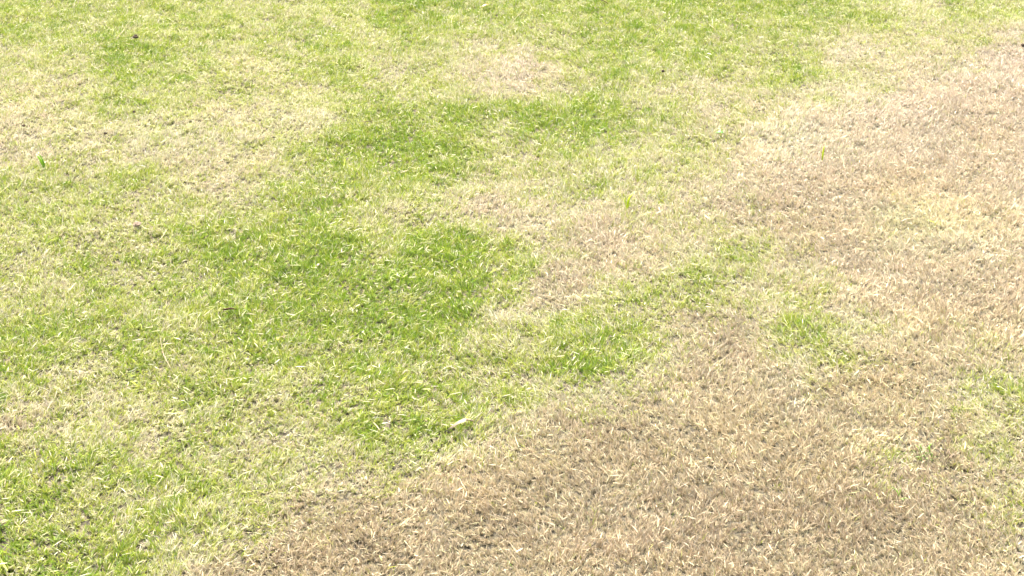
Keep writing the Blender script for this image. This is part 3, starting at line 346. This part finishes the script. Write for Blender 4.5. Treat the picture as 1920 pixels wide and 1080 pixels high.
cols[:, 0, :3] = base_c; cols[:, 1, :3] = base_c; cols[:, 2, :3] = col; cols[:, 3, :3] = col; cols[:, 4, :3] = tip_c; cols[:, 5, :3] = tip_c
cols[..., :3] = np.clip(cols[..., :3], .01, .85)

grass_mat = leaf_material('grass_blade', attr='blade_colour', trans=.36, gloss=.045, rough=.5)
dry_mat = leaf_material('dry_blade', attr='blade_colour', trans=.22, gloss=.035, rough=.55)

def blades_object(name, sel, label, cat, mat):
    v = verts[sel].reshape(-1, 3).astype(np.float32); c = cols[sel].reshape(-1, 4); k = int(sel.sum())
    base = (np.arange(k) * 6)[:, None]
    f = (base + np.array([[0, 1, 3, 2, 2, 3, 5, 4]])).ravel().astype(np.int32)
    me = bpy.data.meshes.new(name)
    me.vertices.add(len(v)); me.vertices.foreach_set('co', v.ravel())
    me.loops.add(len(f)); me.loops.foreach_set('vertex_index', f)
    me.polygons.add(k * 2); me.polygons.foreach_set('loop_start', np.arange(0, k * 8, 4, dtype=np.int32))
    me.update(calc_edges=True)
    a = me.color_attributes.new('blade_colour', 'FLOAT_COLOR', 'POINT'); a.data.foreach_set('color', c.ravel())
    me.materials.append(mat)
    o = bpy.data.objects.new(name, me); C.objects.link(o)
    return tag(o, label, cat, kind='stuff')

edge = greenness(tx, ty) + (fbm(tx, ty, .09, 71) - .5) * 1.5
deadT = (edge < 1.9)[T]
blades_object('grass', ~deadT, 'short mown green grass with straw-pale tips covering the left and upper part of the lawn', 'grass', grass_mat)
blades_object('dry_grass', deadT, 'dead tan and straw-brown grass covering the lower right and right side of the lawn', 'dry grass', dry_mat)
print('blades', n)

# ------------------------------------------------------------------ small things lying in or standing out of the turf
def zt(x, y, up=.014):
    return float(height(np.array([x]), np.array([y]))[0]) + up

def strip(name, pts, widths, thick, mat, parent=None, fold=0.0, roll=0.0, sides=8):
    """a closed blade / stalk: lens-shaped section swept along pts (local metres)"""
    pts = [Vector(p) for p in pts]; V_ = []; F_ = []
    for i, p in enumerate(pts):
        d = (pts[min(i + 1, len(pts) - 1)] - pts[max(i - 1, 0)]).normalized()
        s = d.cross(Vector((0, 0, 1)))
        if s.length < .05: s = Vector((1, 0, 0))
        s.normalize(); u = s.cross(d).normalized()
        r = roll * i / max(1, len(pts) - 1)
        s, u = s * math.cos(r) + u * math.sin(r), u * math.cos(r) - s * math.sin(r)
        w_ = widths[i]
        for k in range(sides):
            a = 2 * math.pi * k / sides
            cx = math.cos(a) * w_ / 2; cz = math.sin(a) * thick / 2 * (.35 + .65 * min(1, w_ / max(widths)))
            cz += fold * abs(cx)
            V_.append(p + s * cx + u * cz)
    for i in range(len(pts) - 1):
        for k in range(sides):
            a = i * sides + k; b_ = i * sides + (k + 1) % sides
            F_.append((a, b_, b_ + sides, a + sides))
    F_.append(tuple(range(sides - 1, -1, -1))); F_.append(tuple(range((len(pts) - 1) * sides, len(pts) * sides)))
    return mesh_obj(name, [tuple(v) for v in V_], F_, mat, parent)

def curve(a, b, n=9, bow=(0, 0, 0), wob=.0):
    a = Vector(a); b = Vector(b); out = []
    for i in range(n):
        t = i / (n - 1); p = a.lerp(b, t) + Vector(bow) * (4 * t * (1 - t))
        p += Vector((random.gauss(0, wob), random.gauss(0, wob), random.gauss(0, wob * .5)))
        out.append(p)
    return out

def empty(name, loc):
    o = bpy.data.objects.new(name, None); C.objects.link(o); o.location = loc; o.empty_display_size = .02; return o

M_cream = leaf_material('bleached_straw', (.27, .225, .13), gloss=.01, trans=.25)
M_white = leaf_material('papery_dry_leaf', (.22, .165, .105), gloss=.01, trans=.2)
M_bark = leaf_material('twig_bark', (.05, .026, .016), trans=0, gloss=.003, rough=.8, var=.5)
M_soil = leaf_material('dark_soil', (.055, .040, .028), trans=0, gloss=.02, rough=.9, var=.5)
M_grey = leaf_material('weathered_thatch', (.19, .14, .10), trans=.1, gloss=.03, var=.5)
M_lime = leaf_material('young_blade', (.58, .66, .03), trans=.5, gloss=.03)
M_green = leaf_material('fresh_blade', (.19, .34, .02), trans=.45, gloss=.03)
M_weed = leaf_material('weed_leaf', (.07, .19, .02), trans=.3, gloss=.015)
M_rust = leaf_material('rusty_leaf', (.36, .15, .04), trans=.3, gloss=.02)
M_yell = leaf_material('yellow_seed', (.62, .55, .10), trans=.2)

# bleached stalks and straws: (far/top end, near end, width, z of both ends, bow, node?, label)
STALKS = [
 ((-1.196, 4.216), (-1.207, 4.040), .0032, .026, .016, (.004, 0, .004), True, 'kinked white dry stalk with a thick end beside the largest dark clod'),
 ((-1.258, 4.370), (-1.227, 4.263), .0022, .024, .016, (.008, 0, .004), False, 'thin bleached straw lying just above the kinked white stalk by the top edge'),
 ((-.724, 2.418), (-.676, 2.297), .0022, .024, .018, (-.006, 0, .004), True, 'long cream jointed stalk lying upright in the picture on the left green turf'),
 ((.391, 3.576), (.390, 3.474), .0026, .024, .016, (.010, 0, .003), False, 'curved pale straw lying right of the upper green band'),
 ((-.226, 1.930), (-.160, 1.943), .0020, .024, .022, (0, .002, .002), False, 'long pale straw lying level at the edge of the dead brown grass'),
 ((.258, 1.968), (.276, 1.936), .0050, .022, .018, (0, 0, .002), False, 'short thick white stub of straw in the dead grass, thickest of the straws'),
 ((.335, 1.972), (.322, 1.948), .0026, .026, .018, (0, 0, .002), False, 'narrow white straw right of the short thick white stub'),
 ((-.932, 3.904), (-.936, 3.834), .0026, .024, .016, (.003, 0, .002), False, 'small bleached straw lying right of and below the largest dark clod'),
 ((-1.042, 3.218), (-1.048, 3.150), .0026, .024, .016, (.004, 0, .002), False, 'pale yellow straw slanting below the cream band, left one of two'),
 ((-.925, 3.180), (-.955, 3.130), .0028, .024, .016, (0, .004, .002), False, 'pale yellow straw slanting below the cream band, right one of two'),
 ((.567, 3.410), (.551, 3.352), .0046, .024, .018, (0, 0, .003), False, 'wide silvery straw touching the small dark green weed leaf'),
 ((.066, 2.560), (.065, 2.540), .0022, .040, .014, (0, 0, 0), False, 'upright white straw at the left edge of the middle tan patch'),
 ((.092, 2.560), (.092, 2.548), .0020, .034, .014, (0, 0, 0), False, 'shorter upright white straw just right of another upright one'),
 ((.362, 2.560), (.353, 2.530), .0032, .030, .018, (0, 0, .002), False, 'white slanting straw stub between two green patches right of centre'),
 ((-.822, 2.805), (-.822, 2.778), .0030, .030, .014, (0, 0, 0), False, 'short white standing straw stub in the left turf below the grey-brown tuft'),
 ((.190, 2.212), (.166, 2.172), .0020, .028, .018, (0, 0, .002), False, 'thin yellowish straw slanting where green turf meets brown below centre'),
 ((.700, 1.880), (.668, 1.845), .0030, .024, .018, (0, 0, .002), False, 'pale straw lying below the dark green weedy clump at the lower right'),
 ((.784, 1.893), (.752, 1.862), .0026, .026, .018, (0, 0, .002), False, 'pale straw nearest the right edge in the lower dead grass'),
 ((-.150, 2.165), (-.132, 2.192), .0016, .028, .018, (0, 0, .002), False, 'fine straw just above the big papery leaf'),
 ((.045, 4.330), (-.012, 4.180), .0028, .028, .016, (0, 0, .003), False, 'pale slanting straw at the top centre of the lawn'),
 ((.452, 3.72), (.462, 3.66), .0028, .028, .016, (0, 0, .003), False, 'short straw just below the black speck on the upper right turf'),
 ((-.362, 1.992), (-.325, 2.006), .0018, .026, .020, (0, 0, .002), False, 'thin straw lying near the brown boundary left of the long level straw'),
]
for a, b, wd, za, zb, bow, node, lab in STALKS:
    wd *= .50; za *= .72; zb *= .72
    cx, cy = (a[0] + b[0]) / 2, (a[1] + b[1]) / 2; z = zt(cx, cy, 0)
    e = empty('straw_stalk' if node else 'straw', (cx, cy, z))
    tag(e, lab, 'straw', 'bleached straws on the lawn')
    A = (a[0] - cx, a[1] - cy, za); B = (b[0] - cx, b[1] - cy, zb)
    if node:
        m = (0 * A[0] + (A[0] + B[0]) / 2 + bow[0], (A[1] + B[1]) / 2, (za + zb) / 2 + .002)
        p1 = curve(A, m, 6, wob=.0004); p2 = curve(m, B, 6, wob=.0004)
        strip('stem', p1, [wd * f for f in (.45, .7, .8, .9, .9, 1.0)], wd * .7, M_cream, e)
        strip('sheath', p2, [wd * f for f in (1.5, 1.9, 1.6, 1.3, 1.0, .5)], wd * .9, M_white, e)
    else:
        strip('stem', curve(A, B, 9, bow, .0003), [wd * f for f in (.3, .6, .85, 1, 1, 1, .9, .75, .5)], wd * .55, M_cream, e, roll=.6)

# papery dead leaf, folded along its midrib
e = empty('dry_leaf', (-.095, 2.094, zt(-.095, 2.094, .012)))
tag(e, 'large papery cream leaf folded lengthwise, lying just above the brown boundary', 'leaf')
pts = [(-.0270, -.0120, .003), (-.016, -.008, .009), (-.008, -.004, .013), (0, 0, .015), (.008, .0045, .016), (.012, .0065, .017)]
strip('blade', pts, [.0012, .0050, .0080, .0092, .0078, .0042], .0012, M_white, e, fold=.35)
strip('midrib', [(x, y, z + .0010) for x, y, z in pts], [.0007, .0009, .0011, .0013, .0015, .0018], .0012, M_grey, e)
strip('stalk', [(.011, .006, .017), (.016, .0055, .0165), (.0235, .0035, .015)], [.0040, .0038, .0040], .0026, M_white, e)

# brown twig
e = empty('twig', (-.596, 2.508, zt(-.596, 2.508, .021)))
tag(e, 'short dark brown twig with a side spur lying level on the left green turf', 'twig')
strip('stem', [(-.0135, .001, .001), (-.009, .000, .0015), (-.004, .001, .002), (.002, .001, .003), (.008, .002, .002), (.016, .001, .001)], [.0022, .0042, .0046, .0044, .0030, .0008], .0040, M_bark, e)
strip('spur', [(-.0115, .0003, .001), (-.0125, -.004, -.001), (-.013, -.007, -.003)], [.0018, .0014, .0007], .0014, M_bark, e)
e = empty('twig', (.300, 4.392, zt(.300, 4.392, .016)))
tag(e, 'thin dark twig slanting at the very top edge right of centre', 'twig')
strip('stem', curve((-.020, .022, .001), (.012, -.018, .001), 7, (0, .003, .002), .0005), [.0012, .0022, .003, .0034, .0034, .003, .001], .003, M_bark, e)

# clods and specks of dark soil
def clod(x, y, r, mat, name, lab, cat='clod', grp=None, sq=.75, up=.012):
    import bmesh
    bm = bmesh.new(); bmesh.ops.create_icosphere(bm, subdivisions=4, radius=1)
    sd_ = random.random() * 50
    from mathutils import noise as mn
    for v in bm.verts:
        p = v.co.copy()
        f = 1 + .35 * mn.noise(p * 1.3 + Vector((sd_, 0, 0))) + .22 * mn.noise(p * 3.1 + Vector((0, sd_, 0))) + .10 * mn.noise(p * 8 + Vector((0, 0, sd_)))
        v.co = Vector((p.x * f, p.y * f, p.z * f * sq)) * r
    me = bpy.data.meshes.new(name); bm.to_mesh(me); bm.free(); me.materials.append(mat)
    o = bpy.data.objects.new(name, me); C.objects.link(o); o.location = (x, y, zt(x, y, up))
    return tag(o, lab, cat, grp)
G1 = 'dark specks of soil on the turf'
clod(-1.145, 4.053, .0078, M_soil, 'soil_clod', 'round dark brown clod beside the kinked white stalk, largest of the clods', 'clod', G1, up=.018)
clod(-1.023, 3.498, .0038, M_soil, 'soil_clod', 'tiny dark speck straight below the largest clod, above the cream band', 'clod', G1, up=.019)
clod(-1.297, 3.416, .0036, M_soil, 'soil_clod', 'tiny dark speck nearest the left edge of the lawn', 'clod', G1, up=.018)
clod(-1.070, 3.373, .0044, M_soil, 'soil_clod', 'dark speck at the top edge of the cream band', 'clod', G1, up=.018)
clod(.436, 3.791, .0046, M_soil, 'soil_clod', 'black speck alone on the upper right green turf', 'clod', G1, up=.020)
clod(1.536, 3.988, .0062, M_soil, 'soil_clod', 'dark clod at the right edge by the top of the dead patch', 'clod', G1, up=.015)

# a matted grey-brown tuft of thatch, and a pale tuft
def tuft(x, y, mat, name, lab, cat, nb, ln, wd, spread=.5, parts='blade', base=.004, low=.35):
    e = empty(name, (x, y, zt(x, y, base))); tag(e, lab, cat)
    for i in range(nb):
        a = random.uniform(0, 2 * math.pi); r = random.uniform(0, spread) * ln; l = ln * random.uniform(.6, 1.1)
        x0, y0 = math.cos(a) * r, math.sin(a) * r
        a2 = a + random.gauss(0, .6); h = random.uniform(low, .9)
        tip = (x0 + math.cos(a2) * l * .7, y0 + math.sin(a2) * l * .7, l * h)
        strip(parts, curve((x0, y0, 0), tip, 5, (0, 0, l * .18)), [wd * f for f in (.7, 1, .9, .6, .15)], wd * .3, mat, e, sides=6)
    return e
clod(-.876, 2.884, .0085, M_grey, 'thatch_lump', 'matted grey-brown lump of dead thatch on the left turf', 'thatch', None, .6, up=.016)
tuft(.788, 2.021, M_white, 'bleached_tuft', 'whitish tuft of bleached blades in the dark weedy clump at the lower right', 'tuft', 16, .020, .0024, .7, base=.008)
tuft(.752, 2.030, M_green, 'weed_tuft', 'green weedy clump growing alone in the lower right dead grass', 'weed', 16, .022, .0026, 1.1, base=.006)
tuft(.675, 1.905, M_green, 'weed_tuft', 'few green blades sprouting from dead grass below the weedy clump', 'weed', 5, .020, .0022, .5, base=.006)

# single blades that stand out
def sprout(x, y, mat, lab, blades, grp=None):
    e = empty('grass_sprout', (x, y, zt(x, y, .004))); tag(e, lab, 'sprout', grp)
    for (tx_, ty_, tz, wd, bw) in blades:
        tx_ *= .85; ty_ *= .85; tz *= .82; wd *= .85
        strip('blade', curve((0, 0, 0), (tx_, ty_, tz), 8, bw), [wd * f for f in (.55, .8, 1, 1, .95, .8, .55, .1)], wd * .25, mat, e, fold=.15)
sprout(-1.181, 3.190, M_green, 'wide bright green blade standing alone in the cream band near the left edge', [(-.026, .025, .040, .0085, (.002, 0, .002)), (-.018, .022, .046, .0045, (.004, 0, .002))])
sprout(.275, 2.965, M_lime, 'lime yellow sprout of forked blades standing right of the centre', [(.026, .020, .052, .0062, (-.006, 0, .008)), (-.008, .010, .034, .0034, (-.002, 0, .004)), (.010, .018, .044, .0040, (0, 0, .004)), (.012, .006, .024, .003, (0, 0, .003))])
sprout(.795, 3.245, M_lime, 'single thin yellow-green blade standing in the pink upper dead patch', [(.004, .016, .044, .0056, (-.001, 0, 0)), (.001, .006, .022, .004, (0, 0, .001))])

# low leaves
e = empty('weed_leaf', (.548, 3.375, zt(.548, 3.375, .014))); tag(e, 'small dark green oval weed leaf touching the wide silvery straw', 'leaf')
strip('blade', [(-.011, .001, .002), (-.007, .001, .005), (-.001, 0, .007), (.005, 0, .006), (.010, -.001, .003)], [.002, .011, .014, .012, .003], .0012, M_weed, e, fold=.3)
strip('midrib', [(-.010, .001, .003), (-.001, 0, .0076), (.009, -.001, .004)], [.0006, .001, .0008], .0008, M_green, e)
e = empty('curled_leaf', (-.383, 3.43, zt(-.383, 3.43, .016))); tag(e, 'curled pale grey-green leaf lying at the top of the central green patch', 'leaf')
strip('blade', [(-.018, .008, .003), (-.012, .001, .006), (-.004, -.003, .007), (.005, -.002, .007), (.014, -.004, .003)], [.002, .0045, .0065, .005, .001], .0012, M_cream, e, fold=.5, roll=.8)
e = empty('fallen_leaf', (-.086, 4.351, zt(-.086, 4.351, .016))); tag(e, 'small rusty brown leaf lying at the top edge left of centre', 'leaf')
strip('blade', [(-.013, -.008, .002), (-.006, -.003, .005), (.001, .002, .007), (.008, .008, .006), (.013, .014, .003)], [.002, .008, .011, .008, .002], .0012, M_rust, e, fold=.3)
strip('stalk', [(.012, .013, .003), (.018, .018, .003), (.022, .026, .002)], [.0012, .001, .001], .001, M_bark, e)
e = empty('petal', (-.430, 2.692, zt(-.430, 2.692, .017))); tag(e, 'tiny white petal-like flake lying on the left part of the central green patch', 'petal')
strip('blade', [(-.003, -.006, .001), (-.001, -.002, .003), (.001, .002, .004), (.003, .006, .002)], [.001, .0044, .005, .0015], .0008, M_white, e, fold=.3)
clod(-.478, 2.395, .0028, M_yell, 'seed', 'small round yellow seed on the left turf below the central green patch', 'seed', None, .9, up=.020)
e = empty('dry_leaf', (.925, 2.897, zt(.925, 2.897, .014))); tag(e, 'white bleached shred of leaf in the brightest spot of the right dead patch', 'leaf')
strip('blade', [(-.016, -.006, .003), (-.008, -.002, .006), (0, 0, .008), (.009, .003, .007), (.017, .005, .003)], [.001, .004, .0062, .005, .001], .001, M_white, e, fold=.3, roll=.5)
strip('shred', [(-.004, -.008, .002), (.006, -.010, .004), (.014, -.012, .002)], [.001, .004, .001], .0008, M_white, e, fold=.2)
